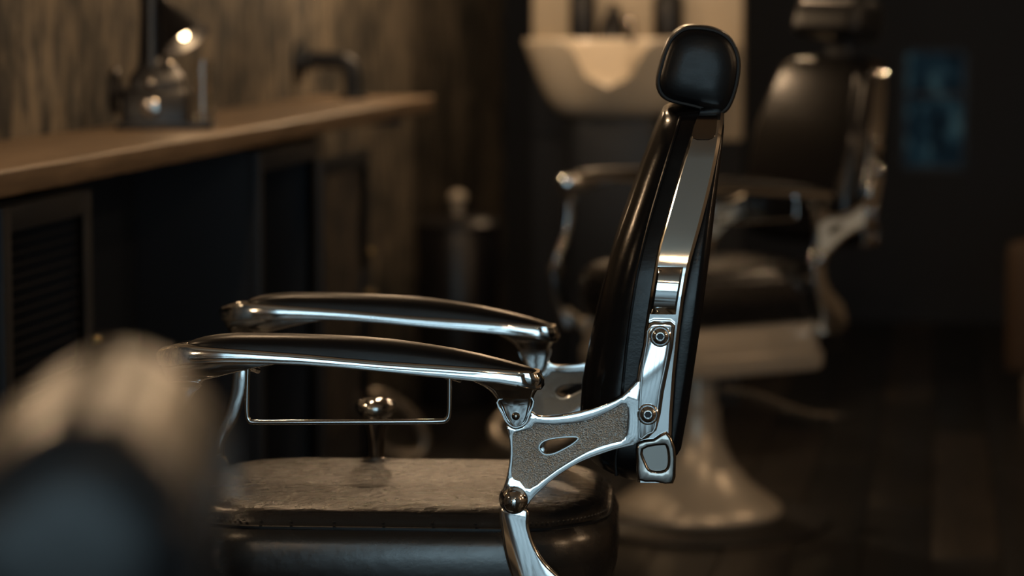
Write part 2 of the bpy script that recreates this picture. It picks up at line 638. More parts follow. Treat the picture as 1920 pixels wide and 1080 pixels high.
    for s in (-1, 1):
        wc = s * HWA
        secs = []
        xs = sorted(set([q[0] for q in rail_t] + list(range(370, 1000, 40))))
        for x in xs:
            a, z1 = L(x, interp(rail_t, x)); _, z0 = L(x, interp(rail_b, x))
            hw = interp(rail_w, x)
            hh = (z1 - z0) / 2
            pts = rrect(wc, (z0 + z1) / 2, hw, hh, min(hh, 0.0035), 3)
            zm = (z0 + z1) / 2
            secs.append([(a, y - (y - wc) / hw * 0.10 * (z - zm), z) for y, z in pts])   # sides lean in a little
        # bracket casts, one at each end of the arm
        arm = P('arm_rail', loft(secs), 'chrome', ang=20)
        for nm, tab in (('rear', [(694, 850, 1012, 0.026), (704, 868, 1017, 0.0265), (712, 888, 1018, 0.026), (720, 905, 1014, 0.024), (728, 916, 1009, 0.020), (736, 924, 1004, 0.016), (743, 929, 1001, 0.0125), (746, 931, 1000, 0.011), (760, 938, 997, 0.010), (778, 945, 993, 0.010), (788, 950, 989, 0.010), (796, 956, 981, 0.010), (801, 963, 973, 0.010)]),
                        ('front', [(672, 303, 560, 0.026), (682, 305, 500, 0.0265), (692, 308, 455, 0.026), (700, 311, 425, 0.023), (706, 314, 404, 0.018), (710, 317, 390, 0.013), (713, 318, 382, 0.011), (725, 321, 372, 0.010), (738, 324, 367, 0.010), (750, 330, 358, 0.010), (758, 338, 350, 0.010)])):
            secs = []
            for y, x0, x1, hw in tab:
                b0, z = L(x0, y); b1, _ = L(x1, y)
                secs.append([(x, w, z) for x, w in rrect((b0 + b1) / 2, wc, (b1 - b0) / 2, hw, hw * 0.55, 4)])
            P('arm_bracket', loft(secs), 'chrome', arm, ang=50)
            # raised lip round the screw plate
            if nm == 'rear':
                lip = [(936, 747), (998, 744), (992, 778), (984, 793), (967, 799), (953, 791), (944, 776)]
                sx, sy = 968, 778
            else:
                lip = [(321, 715), (378, 717), (366, 735), (355, 752), (344, 755), (332, 750), (325, 738)]
                sx, sy = 342, 743
            q = [(x, wc + s * 0.0100, z) for x, z in S2(lip, 4)]
            P('plate_lip', sweep(q, 0.0014, 6, True), 'chrome', arm)
            a, z = L(sx, sy)
            P('screw', disc_y((a, wc + s * 0.0098, z), [(0.0055, 0), (0.0055, s * 0.001), (0.0050, s * 0.0035), (0.003, s * 0.0048), (0.0005, s * 0.005)], 16), 'dark_chrome', arm)
        # pad
        secs = []
        for x in sorted(set([q[0] for q in pad_t] + list(range(470, 980, 30)))):
            a, z1 = L(x, interp(pad_t, x)); _, z0 = L(x, interp(rail_t, x) + 5)
            hw = interp(pad_w, x)
            sec = []
            for k in range(13):
                t = math.pi * k / 12
                sec.append((a, wc + hw * math.copysign(abs(math.cos(t)) ** 0.8, math.cos(t)), z0 + (z1 - z0) * math.sin(t) ** 0.62))
            secs.append(sec)
        P('arm_pad', loft(secs), 'leather', arm, ang=60)
        # openwork side plate
        wo, wi = wc + s * 0.008, wc - s * 0.008
        inner = S2(plate_in, 3); hole = S2(slot, 3)
        sp = P('side_plate', prism(S2(plate_out, 3), wo, wi, 0.0032, [inner], 3), 'chrome', ang=30)
        P('cast_panel', prism([(x, z) for x, z in inner], wo - s * 0.0035, wi + s * 0.0035, 0, [hole]), 'cast_chrome', sp, smooth=False)
        P('slot_rim', sweep([(x, wo - s * 0.0036, z) for x, z in hole], 0.0014, 6, True), 'chrome', sp)
        # ball and lower straps
        for bx, by in ((965, 935), (288, 998)):
            a, z = L(bx, by)
            ball = P('ball_cap', sphere((a, wc + s * 0.012, z), 0.0182), 'chrome')
            P('collar', disc_y((a, wc - s * 0.012, z), [(0.019, 0), (0.0205, s * 0.004), (0.0205, s * 0.016), (0.018, s * 0.020)], 28), 'chrome', ball)
        rear = [(941, 952), (989, 952), (992, 985), (1003, 1020), (1022, 1052), (1052, 1082), (1085, 1120), (1095, 1200), (1000, 1200), (985, 1130), (962, 1085), (948, 1040), (940, 990)]
        P('seat_strap', prism(S2(rear, 4), wc + s * 0.010, wc - s * 0.006, 0.004, seg=3), 'chrome')
        front = [(270, 1012), (306, 1012), (310, 1045), (322, 1085), (345, 1125), (385, 1165), (395, 1215), (330, 1215), (300, 1150), (280, 1095), (269, 1050)]
        P('seat_strap', prism(S2(front, 4), wc + s * 0.010, wc - s * 0.006, 0.004, seg=3), 'chrome')
        post = [(328, 750), (352, 750), (354, 800), (346, 848), (331, 895), (313, 925), (302, 950), (300, 985), (278, 985), (278, 945), (290, 912), (306, 880), (317, 845), (323, 800)]
        P('front_post', prism(S2(post, 4), wc + s * 0.009, wc - s * 0.006, 0.004, seg=3), 'chrome')
        for lug0, lug1 in ((1010, 1085), (335, 400)):
            b0, zl = L(lug0, 1190); b1, _ = L(lug1, 1190)
            P('strap_lug', box(b0, b1, min(s * 0.19, wc), max(s * 0.19, wc), zl - 0.02, zl + 0.012, 0.004), 'chrome')
    # --- towel bar hung under the near arm
    bar = LP([(465, 688), (463.5, 735), (463.5, 775), (467, 787), (478, 791.5), (560, 791.5), (760, 790.5), (826, 789.5), (837, 786), (842, 775), (843, 740), (843, 704)], -HWA - 0.018)
    tb = P('towel_bar', sweep([(p.x, -HWA - 0.018, p.y) for p in catmull([Vector((*q, 0)) for q in bar], False, 5)], 0.0034, 10), 'chrome')
    for x, y in ((465, 689), (843, 706)):
        a, z = L(x, y)
        P('hook', sweep([(a - 0.002, -HWA - 0.018, z + 0.002), (a + 0.004, -HWA - 0.010, z + 0.001), (a + 0.014, -HWA, z - 0.004)], 0.0042, 8), 'chrome', tb)

    # --- backrest
    hw_t = [(203, 0.10), (206, 0.125), (212, 0.148), (222, 0.166), (240, 0.183), (262, 0.1935), (300, 0.2000), (340, 0.2068), (380, 0.2135), (420, 0.2202), (460, 0.2265), (490, 0.2305), (515, 0.2328), (540, 0.234), (905, 0.234)]
    fr_t = [(200, 1258), (206, 1250), (215, 1244), (250, 1229), (290, 1213), (340, 1194), (380, 1180), (460, 1151), (560, 1124), (640, 1105), (720, 1090), (780, 1086), (830, 1092), (865, 1106), (888, 1130), (903, 1170)]
    sl_t = [(203, 1312), (222, 1306), (240, 1300), (262, 1294), (320, 1275), (400, 1252), (470, 1232), (557, 1218), (620, 1208), (700, 1200), (780, 1193), (840, 1193), (905, 1195)]
    sr_t = [(203, 1362), (222, 1359), (262, 1352), (320, 1341), (400, 1321), (470, 1301), (500, 1292), (578, 1279), (695, 1266), (807, 1258), (840, 1258), (905, 1260)]
    rp_t = [(203, 1358), (240, 1359), (300, 1352), (340, 1347), (400, 1340), (500, 1328), (617, 1312), (772, 1289), (838, 1277), (856, 1266)]
    ys = [206, 209, 214, 222, 232, 250, 275, 300, 340, 380, 420, 470, 520, 560, 600, 640, 680, 720, 750, 780, 805, 830, 850, 865, 880, 892, 900, 905]
    secs = []
    for y in ys:
        hw = interp(hw_t, y) - 0.004
        edge = max(0.0, (y - 850) / 55.0)
        hw -= 0.05 * edge ** 2
        top = max(0.0, (214 - y) / 8.0)
        hw -= 0.02 * top ** 2
        a0, z = L(interp(fr_t, y) + 12 * top ** 2, y, -0.2); a1, _ = L(interp(sl_t, y) + 18, y, -0.2)
        r = min(0.05, (a1 - a0) * 0.6)
        sec = []
        n = 7
        for k in range(n + 1):                 # near front corner, then far front corner
            t = R_(90 * k / n); sec.append((a0 + r - r * math.sin(t), -hw + (r - r * math.cos(t)) * 1.2, z))
        for k in range(n, -1, -1):
            t = R_(90 * k / n); sec.append((a0 + r - r * math.sin(t), hw - (r - r * math.cos(t)) * 1.2, z))
        sec.append((a1, hw, z)); sec.append((a1, 0, z)); sec.append((a1, -hw, z))
        secs.append(sec)
    back = P('back_cushion', loft(secs), 'back_leather', ang=60)
    for s in (-1, 1):
        path = []
        for y in (222, 250, 300, 360, 420, 500, 580, 660, 740, 800, 850, 885):
            a, z = L(interp(sl_t, y) - 30 - 8 * (y > 800), y, -0.2)
            path.append((a, s * (interp(hw_t, y) - 0.0045), z))
        P('seam_piping', sweep(catmull(path, False, 4), 0.0022, 6), 'back_leather', back)
    # chrome hoop: up one side, over the top, down the other
    def hoop(lt, rt, w_add, thick, ylist, top):
        st = [(y, -(interp(hw_t, y) + w_add)) for y in ylist] + [(203, -0.11), (202, -0.06)] if top else [(y, -(interp(hw_t, y) + w_add)) for y in ylist]
        allst = st + [(202, 0)] * (1 if top else 0) + [(y, -w) for y, w in reversed(st)] if top else st
        pts = []
        for y, w in allst:
            al, z = L(interp(lt, y), y, -0.234); ar, _ = L(interp(rt, y), y, -0.234)
            pts.append((al, ar, w, z))
        secs = []
        for i, (al, ar, w, z) in enumerate(pts):
            p, q = pts[max(i - 1, 0)], pts[min(i + 1, len(pts) - 1)]
            t = Vector((q[2] - p[2], q[3] - p[3])).normalized()
            n_ = Vector((-t.y, t.x))           # outward for a path that rises on the near side
            b = min(0.004, (ar - al) * 0.2)
            w2, z2 = w - n_.x * thick, z - n_.y * thick
            we, ze = w - n_.x * b, z - n_.y * b
            secs.append([(al + b, w, z), (ar - b, w, z), (ar, we, ze), (ar, w2, z2), (al, w2, z2), (al, we, ze)])
        return loft(secs)
    yl = [905, 880, 840, 780, 700, 620, 557, 540, 515, 490, 460, 420, 380, 340, 300, 262, 254, 240, 225, 214, 207]
    frame = P('back_frame', hoop(sl_t, sr_t, 0.0, 0.020, yl, True), 'chrome', ang=35)
    for s in (-1, 1):
        secs = []
        for y, e in ((218, 0.004), (224, 0.002), (240, 0.0015), (256, 0.0015), (261, 0.004), (264, 0.010)):
            al, z = L(interp(sl_t, y), y, -0.234); ar, _ = L(interp(sr_t, y), y, -0.234)
            w = interp(hw_t, y)
            secs.append([(al + e, s * (w + 0.0015), z), (ar - e - 0.006, s * (w + 0.0015), z), (ar - e - 0.006, s * (w - 0.004), z), (al + e, s * (w - 0.004), z)])
        P('recess_shade', loft(secs), 'dark_chrome', frame, ang=50)  # added dark plate: darkness of the strip's top recess put into its colour
    # rear shell
    secs = []
    for y in (205, 210, 222, 240, 262, 300, 340, 400, 470, 560, 617, 700, 772, 820, 838, 850):
        hw = interp(hw_t, y) - 0.012
        a0, z = L(interp(sr_t, y) - 14, y, -0.2); a1, _ = L(interp(rp_t, y), y, -0.2)
        a1 = max(a1, a0 + 0.006)
        secs.append([(x, w, z) for x, w in rrect((a0 + a1) / 2, 0, (a1 - a0) / 2, hw, 0.012, 4)])
    P('rear_shell', loft(secs), 'back_leather', ang=60)
    for s in (-1, 1):
        wf = s * 0.234
        # raised flat strip face, boss and tab with two bolts
        tabo = LP([(1216, 606), (1226, 602), (1258, 603), (1266, 610), (1262, 650), (1245, 733), (1239, 775), (1231, 806), (1216, 820), (1190, 829), (1190, 780), (1192, 722), (1198, 680), (1207, 640)])
        tab = P('back_tab', prism(tabo, wf + s * 0.024, wf - s * 0.002, 0.004, seg=3), 'chrome', ang=30)
        rib = S2([(1213, 640), (1218, 614), (1252, 612), (1257, 620), (1248, 680), (1236, 735), (1228, 800), (1214, 811), (1199, 818), (1200, 760), (1204, 700)], 3)
        P('tab_lip', sweep([(x, wf + s * 0.0238, z) for x, z in rib], 0.0012, 6, True), 'chrome', tab)
        for x, y in ((1238, 629), (1215, 775)):
            a, z = L(x, y)
            bolt = P('bolt', disc_y((a, wf + s * 0.0235, z), [(0.0140, 0), (0.0140, s * 0.002), (0.0125, s * 0.0035), (0.0118, s * 0.002), (0.0112, s * 0.0035), (0.0092, s * 0.0062), (0.0055, s * 0.0075), (0.0050, s * 0.0075), (0.0048, s * 0.004), (0.0005, s * 0.004)], 24), 'chrome', tab)
            P('socket', disc_y((a, wf + s * 0.0265, z), [(0.0047, 0), (0.0047, s * 0.0024), (0.0005, s * 0.0024)], 6), 'black_metal', bolt)
        # curved boss above the tab
        secs = []
        for y, d in ((503, 0.001), (508, 0.005), (520, 0.0085), (540, 0.0105), (560, 0.0100), (575, 0.0075), (586, 0.004), (592, 0.001)):
            x0 = interp(sl_t, y) + 6; x1 = interp(sr_t, y) - 10
            b0, z = L(x0, y); b1, _ = L(x1, y)
            secs.append([(b0, wf, z), (b0 + 0.003, wf + s * d, z), (b1 - 0.003, wf + s * d, z), (b1, wf, z), (b1, wf - s * 0.004, z), (b0, wf - s * 0.004, z)])
        P('frame_boss', loft(secs), 'chrome', frame, ang=50)
        # foot of the frame
        fo = S2([(1194, 832), (1225, 826), (1250, 812), (1266, 842), (1267, 880), (1262, 910), (1228, 907), (1195, 903), (1193, 865)], 2)
        fi = S2([(1206, 846), (1240, 838), (1249, 842), (1252, 868), (1246, 884), (1222, 885), (1212, 872)], 3)
        ft = P('frame_foot', prism(fo, wf + s * 0.006, wf - s * 0.02, 0.0035, [fi], 3), 'dark_chrome', frame, ang=30)
        P('foot_inset', prism(fi, wf + s * 0.001, wf - s * 0.006), 'dark_chrome', frame)
    # --- headrest
    if headrest:
        wn = -0.135
        hp = S2([(1262, 62), (1290, 47), (1340, 51), (1374, 72), (1390, 112), (1386, 160), (1371, 203), (1350, 216), (1300, 204), (1246, 189), (1229, 160), (1236, 120), (1248, 84)], 4, True, wn)
        cx = sum(q[0] for q in hp) / len(hp); cz = sum(q[1] for q in hp) / len(hp)
        secs = []
        for w, k in ((-0.1385, 0.05), (-0.138, 0.4), (-0.136, 0.74), (-0.132, 0.86), (-0.127, 0.915), (-0.1255, 0.93), (-0.122, 0.965), (-0.112, 0.992), (-0.09, 1.0), (0, 1.0), (0.09, 1.0), (0.112, 0.992), (0.122, 0.965), (0.1255, 0.93), (0.127, 0.915), (0.132, 0.86), (0.136, 0.74), (0.138, 0.4), (0.1385, 0.05)):
            secs.append([(cx + (x - cx) * k, w, cz + (z - cz) * k + head_up) for x, z in hp])
        hd = P('headrest', loft(secs), 'leather', ang=60)
        for s in (-1, 1):
            q = [(cx + (x - cx) * 0.925, s * 0.127, cz + (z - cz) * 0.925 + head_up) for x, z in hp]
            P('piping', sweep(q, 0.0026, 6, True), 'thread', hd)
            g = G()
            for i, (x, y, z) in enumerate(catmull([Vector(p) for p in q], True, 3)):
                kx, kz = cx + (x - cx) * 1.035, cz + head_up + (z - cz - head_up) * 1.035
                yy = s * (abs(y) - 0.006)
                g.add(sphere((kx, yy, kz), 0.0014, 5, 3))
            stt = P('stitching', g, 'thread', hd); stt['kind'] = 'stuff'
        a, z = L(1326, 200, 0)
        P('headrest_post', loft([[(x, w, zz_) for x, w in rrect(a + 0.02 * k, 0, 0.008, 0.05, 0.006, 3)] for k, zz_ in ((0, z - 0.06), (0.3, z + 0.05 + head_up))]), 'black_metal')
    # --- recline lever, far side
    a, z = L(705, 866, 0.262)
    zk = lambda y: L(705, y, 0.262)[1]
    g = lathe([(0.004, zt - 0.03), (0.014, zt - 0.03), (0.014, z - 0.004), (0.026, z - 0.003), (0.027, z + 0.003), (0.016, z + 0.005), (0.0132, z + 0.008), (0.0128, zk(845)), (0.0135, zk(825)), (0.017, zk(800)), (0.0185, zk(790)), (0.01, zk(788))], 24, a, 0.262)
    lev = P('recline_lever', g, 'dark_chrome')
    P('knob', lathe([(0.010, zk(792)), (0.0165, zk(788)), (0.023, zk(780)), (0.029, zk(771)), (0.031, zk(764)), (0.030, zk(757)), (0.025, zk(750.5)), (0.016, zk(747)), (0.001, zk(746))], 28, a, 0.262), 'chrome', lev)
    P('lever_bracket', box(a - 0.02, a + 0.02, 0.19, 0.27, zt - 0.04, zt - 0.02, 0.003), 'dark_chrome', lev)
    # --- footrest
    ft = P('footrest', sweep([(-0.50 + 0.075 * math.cos(t), 0.16 * math.sin(t), 0.30 + 0.05 * math.cos(t)) for t in [2 * math.pi * k / 32 for k in range(32)]], 0.013, 8, True), 'satin_chrome')
    P('tread', loft([[(x, y, 0.30 + (x + 0.50) * 0.667 + dz) for x, y in rrect(-0.50, 0, 0.062, 0.145, 0.05, 5)] for dz in (-0.006, 0.006)]), 'rubber', ft)
    for s in (-1, 1):
        P('footrest_arm', sweep(catmull([(-0.20, s * 0.12, zb + 0.03), (-0.30, s * 0.12, zb - 0.01), (-0.38, s * 0.12, 0.37), (-0.445, s * 0.115, 0.33)], False, 4), 0.011, 8), 'chrome', ft)


def barber_chair(loc, rotz, label, **k):
    t = thing('barber_chair', label, 'barber chair', loc, rotz, 'barber chairs in a row along the counter')
    chair_parts(t, **k)
    return t


def copy_tree(o, parent=None):
    c = o.copy(); COL.objects.link(c); c.parent = parent
    for ch in list(o.children):
        copy_tree(ch, c)
    return c


main = barber_chair(ORIG, -TH, 'black leather barber chair with chrome arms and square headrest, sharp in the middle')
# the chair behind, turned towards us
c2 = copy_tree(main)
c2['label'] = 'black barber chair further back, turned slightly towards us, on pale bell pedestal'
p = on_plane(1306, 850, Vector((0, 6.95, 0)), Vector((0, 1, 0)))
c2.location = (p.x, p.y, 0)
c2.rotation_euler = (0, 0, R_(31))
for ch in c2.children:
    if ch.name.split('.')[0] in ('headrest',):
        ch.location.z = 0.05
        ch.location.x = 0.012
# the nearest chair, its headrest taken off
c3 = copy_tree(main)
c3['label'] = 'nearest barber chair, laid back, its headrest blurred large at the lower left'
ALPHA = R_(38)
piv = Vector((L(965, 935)[0], 0, L(965, 935)[1]))
RM = Matrix.Rotation(ALPHA, 3, 'Y')
for ch in list(c3.children):
    nm = ch.name.split('.')[0]
    if nm in ('back_cushion', 'back_frame', 'rear_shell', 'back_tab', 'headrest', 'headrest_post', 'side_plate'):
        ch.rotation_euler = (0, ALPHA, 0)
        ch.location = piv - RM @ piv
    if nm in ('footrest',):                    # folded away
        for k in list(ch.children):
            bpy.data.objects.remove(k)
        bpy.data.objects.remove(ch)
ha, hz = L(1308, 130, -0.135)
hq = piv + RM @ (Vector((ha, -0.135, hz)) - piv)
rot3 = R_(4)
p = on_plane(110, 1060, Vector((0, 1.06, 0)), Vector((0, 1, 0)))
hw_ = Matrix.Rotation(rot3, 3, 'Z') @ hq
c3.rotation_euler = (0, 0, rot3)
c3.location = (p.x - hw_.x, p.y - hw_.y, 0)
C3_DZ = p.z - hw_.z                            # how far this chair is pumped down or up
for ch in c3.children:
    if ch.name.split('.')[0] not in ('base_disc', 'bell_base', 'column', 'pump_lever'):
        ch.location.z += C3_DZ

# ------------------------------------------------------------------ counter and what hangs under it
UF = 0.5 * (px_z(0, 323, ZT)[0] + px_z(640, 209, ZT)[0])
v_end = px_u(812, 178, UF)[0]
V_START = 3.2
cnt = thing('counter', 'long worn wooden counter top fixed along the mottled wall', 'counter', RW(0, V_START), -TW)
ln = v_end - V_START
secs = []
rr = random.Random(3)
for i in range(61):
    v = ln * i / 60
    j = rr.uniform(-0.004, 0.004)
    secs.append([(0.002, v, ZT - 0.045), (UF - 0.004 + j, v, ZT - 0.045), (UF + j, v, ZT - 0.038), (UF + j * 0.6, v, ZT - 0.004), (UF - 0.005 + j * 0.6, v, ZT), (0.002, v, ZT)])
obj('top', loft(secs), 'counter_wood', cnt)
vv = v_end - 0.24
sb = thing('shelf_bracket', 'black iron bracket under the far end of the wooden counter', 'bracket', RW(0, vv), -TW)
obj('arm', box(0.002, UF - 0.05, -0.022, 0.022, ZT - 0.078, ZT - 0.046, 0.002), 'black_metal', sb)
obj('wall_leg', box(0.002, 0.03, -0.022, 0.022, ZT - 0.30, ZT - 0.079, 0.002), 'black_metal', sb)

CU1 = UF - 0.012                   # cabinet fronts
ZC = ZT - 0.062


def wire_mesh(u, v0, v1, z0, z1, step, r):
    g = G()
    n = int((v1 - v0) / step)
    for k in range(1, n):
        v = v0 + (v1 - v0) * k / n
        g.add(box(u - r, u + r, v - r, v + r, z0, z1))
    n = int((z1 - z0) / step)
    for k in range(1, n):
        z = z0 + (z1 - z0) * k / n
        g.add(box(u + r, u + 2.2 * r, v0, v1, z - r, z + r))
    return g


def door_leaf(par, v0, v1, z0, z1, u0, latch_v, name='door'):
    fw = 0.045
    g = box(u0, u0 + 0.022, v0, v0 + fw, z0, z1, 0.002)
    g.add(box(u0, u0 + 0.022, v1 - fw, v1, z0, z1, 0.002))
    g.add(box(u0, u0 + 0.022, v0 + fw, v1 - fw, z1 - fw, z1, 0.002))
    g.add(box(u0, u0 + 0.022, v0 + fw, v1 - fw, z0, z0 + fw, 0.002))
    d = obj(name, g, 'cabinet_metal', par)
    m_ = obj('wire_mesh', wire_mesh(u0 + 0.010, v0 + fw, v1 - fw, z0 + fw, z1 - fw, 0.020, 0.0011), 'mesh_metal', d, smooth=False)
    m_['kind'] = 'stuff'
    # hasp plate with a round knob and bolts
    zc = z1 - 0.36
    obj('lock_plate', box(u0 + 0.022, u0 + 0.030, latch_v - 0.07, latch_v + 0.05, zc - 0.16, zc + 0.03, 0.002), 'cabinet_metal', d)
    obj('lock_knob', lathe([(0.002, 0), (0.011, 0), (0.012, 0.006), (0.008, 0.012), (0.001, 0.013)], 14).map(lambda x, y, z: (u0 + 0.030 + z, latch_v - 0.01 + x, zc - 0.035 + y)), 'brass', d)
    obj('hasp', sweep([(u0 + 0.036, latch_v + 0.03, zc - 0.02), (u0 + 0.05, latch_v + 0.05, zc - 0.06), (u0 + 0.036, latch_v + 0.055, zc - 0.11)], 0.005, 6), 'grey_steel', d)
    for dz in (0.075, -0.065):
        obj('bolt', sphere((u0 + 0.028, latch_v + 0.055, zc + dz), 0.010, 10, 8), 'brass', d)
    return d


def cabinet(v0, v1, label, open_door):
    t = thing('locker_cabinet', label, 'cabinet', RW(0, v0), -TW, 'metal lockers under the counter')
    w = v1 - v0
    g = box(0.02, 0.032, 0, w, 0.0, ZC)                        # back
    g.add(box(0.02, CU1 - 0.03, 0, 0.012, 0.0, ZC)); g.add(box(0.02, CU1 - 0.03, w - 0.012, w, 0.0, ZC))
    g.add(box(0.02, CU1 - 0.03, 0.012, w - 0.012, 0.0, 0.012)); g.add(box(0.02, CU1 - 0.03, 0.012, w - 0.012, ZC - 0.012, ZC))
    obj('body', g, 'cabinet_metal', t)
    obj('shelf', box(0.032, CU1 - 0.04, 0.012, w - 0.012, 0.5, 0.512), 'cabinet_metal', t)
    if open_door:
        g = box(CU1 - 0.03, CU1 - 0.005, 0, 0.03, 0, ZC, 0.002)
        g.add(box(CU1 - 0.03, CU1 - 0.005, w - 0.03, w, 0, ZC, 0.002)); g.add(box(CU1 - 0.03, CU1 - 0.005, 0.03, w - 0.03, ZC - 0.05, ZC, 0.002)); g.add(box(CU1 - 0.03, CU1 - 0.005, 0.03, w - 0.03, 0, 0.04, 0.002))
        obj('front_frame', g, 'cabinet_metal', t)
        door_leaf(t, w + 0.004, w + 0.004 + 0.55 * w / 0.55, 0.05, ZC - 0.055, CU1 - 0.022, w + 0.004 + w - 0.07)
    else:
        door_leaf(t, 0.004, w - 0.004, 0.02, ZC - 0.004, CU1 - 0.028, w - 0.06)
    return t


va = px_u(8, 380, CU1)[0]; vb = px_u(178, 350, CU1)[0]
cabinet(va, vb, 'dark metal locker with closed mesh door and lock plate, under the counter', False)
vc = px_u(490, 285, CU1)[0]; vd = px_u(600, 268, CU1)[0]
cabinet(vc, vd, 'dark metal locker with its mesh door folded open against the wall', True)
# blackened panel closing the knee space between the lockers
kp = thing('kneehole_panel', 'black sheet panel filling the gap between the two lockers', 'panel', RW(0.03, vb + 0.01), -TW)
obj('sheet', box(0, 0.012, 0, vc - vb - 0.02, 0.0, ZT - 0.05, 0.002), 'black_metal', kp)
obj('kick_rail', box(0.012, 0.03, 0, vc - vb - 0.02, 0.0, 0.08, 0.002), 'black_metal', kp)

# ------------------------------------------------------------------ elbow pipe on wall and counter
pu = 0.17
pv, _ = px_u(662, 172, pu)
pt = thing('elbow_pipe', 'black elbow pipe from a wall flange down onto the counter', 'pipe', RW(0, pv, ZT), -TW)
zp = px_u(660, 113, pu)[1] - ZT
obj('tube', sweep(catmull([(0.005, 0, zp), (pu - 0.06, 0, zp), (pu - 0.02, 0, zp - 0.006), (pu - 0.003, 0, zp - 0.03), (pu, 0, zp - 0.06), (pu, 0, 0.004)], False, 5), 0.025, 12), 'black_metal', pt)
fl = lathe([(0.01, 0), (0.060, 0), (0.062, 0.003), (0.060, 0.014), (0.036, 0.018), (0.032, 0.04), (0.01, 0.04)], 20)
obj('flange', G(fl.v, fl.f).map(lambda x, y, z: (z + 0.001, x, y + zp)), 'black_metal', pt)
obj('flange', lathe([(0.01, 0), (0.044, 0), (0.044, 0.008), (0.031, 0.011), (0.030, 0.02), (0.01, 0.02)], 20, pu, 0), 'black_metal', pt)

# ------------------------------------------------------------------ antique machine made into a lamp
lu = 0.155
lv, _ = px_u(295, 215, lu)
S = 5000 / (RW(lu, lv).y)          # pixels per metre there
lt = thing('machine_lamp', 'antique black machine lamp with round badge, hand wheel and glowing bulb', 'lamp', RW(lu, lv, ZT), R_(2))
k = 1.15 / S
Pm = lambda name, g, mat, par=lt, **q: obj(name, g, mat, par, **q)
Pm('plinth', box(-62 * k, 92 * k, -0.07, 0.07, 0, 12 * k, 0.004), 'black_plastic')
body = Pm('body', loft([[(x, y, z * k) for x, y in rrect(0, 0, w * k, d, 0.012, 3)] for z, w, d in ((12, 54, 0.055), (60, 54, 0.055), (64, 50, 0.052), (66, 44, 0.045), (84, 42, 0.043), (92, 36, 0.036), (104, 28, 0.03), (112, 22, 0.024))]), 'black_plastic')
Pm('badge', disc_y((-8 * k, -0.056, 34 * k), [(16 * k, 0.004), (17 * k, 0), (15 * k, -0.003), (13 * k, -0.001), (6 * k, -0.002), (4 * k, -0.006), (0.0005, -0.007)], 20), 'dark_chrome', body)
Pm('crown', disc_y((-8 * k, -0.046, 74 * k), [(9 * k, 0.004), (9 * k, 0), (5 * k, -0.003), (0.0005, -0.004)], 16), 'dark_chrome', body)
Pm('knob', sphere((22 * k, -0.03, 106 * k), 7 * k, 12, 8), 'dark_chrome', body)
Pm('column', lathe([(0.002, 100 * k), (24 * k, 100 * k), (22 * k, 130 * k), (20 * k, 180 * k), (18 * k, 260 * k), (0.002, 260 * k)], 20, -6 * k, 0), 'black_plastic')
wheel = Pm('hand_wheel', sweep([(-68 * k, 0.045 * math.cos(t), 62 * k + 0.045 * math.sin(t)) for t in [2 * math.pi * i / 24 for i in range(24)]], 7 * k, 8, True), 'black_plastic')
for i in range(4):
    t = math.pi * i / 2 + 0.4
    Pm('spoke', sweep([(-68 * k, 0, 62 * k), (-68 * k, 0.045 * math.cos(t), 62 * k + 0.045 * math.sin(t))], 3 * k, 6), 'black_plastic', wheel)
Pm('axle', sweep([(-74 * k, 0, 62 * k), (-50 * k, 0, 62 * k)], 6 * k, 8), 'black_plastic', wheel)
# arm and tilted shade with the bulb
Pm('arm', sweep(catmull([(-6 * k, 0, 236 * k), (4 * k, -0.012, 232 * k), (14 * k, -0.03, 204 * k)], False, 4), 6 * k, 8), 'black_plastic')
ax = Vector((0.52, -0.30, -0.80)).normalized()
apex = Vector((14 * k, -0.03, 204 * k))
b1 = ax.cross(Vector((0, 1, 0))).normalized(); b2 = ax.cross(b1)
secs = []
for d, r in ((0.0, 8), (10, 10), (30, 20), (60, 34), (78, 42), (77, 39), (58, 31), (30, 16), (12, 7), (4, 2)):
    c = apex + ax * (d * k)
    secs.append([c + (b1 * math.cos(2 * math.pi * i / 24) + b2 * math.sin(2 * math.pi * i / 24)) * r * k for i in range(24)])
shade = Pm('lamp_shade', loft(secs), 'black_plastic')
bc = apex + ax * (66 * k)
Pm('bulb', sphere((bc.x, bc.y, bc.z), 7 * k, 14, 10), 'desk_bulb', shade)
# slim glass on the plinth
Pm('glass_tube', lathe([(0.001, 13 * k), (17 * k, 13 * k), (18 * k, 20 * k), (15 * k, 60 * k), (16 * k, 110 * k), (14.5 * k, 110 * k), (13.5 * k, 60 * k), (15 * k, 22 * k), (0.001, 20 * k)], 20, 74 * k, 0), 'glass')
dl = bpy.data.lights.new('desk_lamp_light', 'POINT'); dl.energy = 0.5; dl.color = (1, 0.66, 0.36); dl.shadow_soft_size = 0.02
dlo = bpy.data.objects.new('lamp_light', dl); COL.objects.link(dlo); dlo.parent = lt
lp_ = apex + ax * (92 * k); dlo.location = lp_

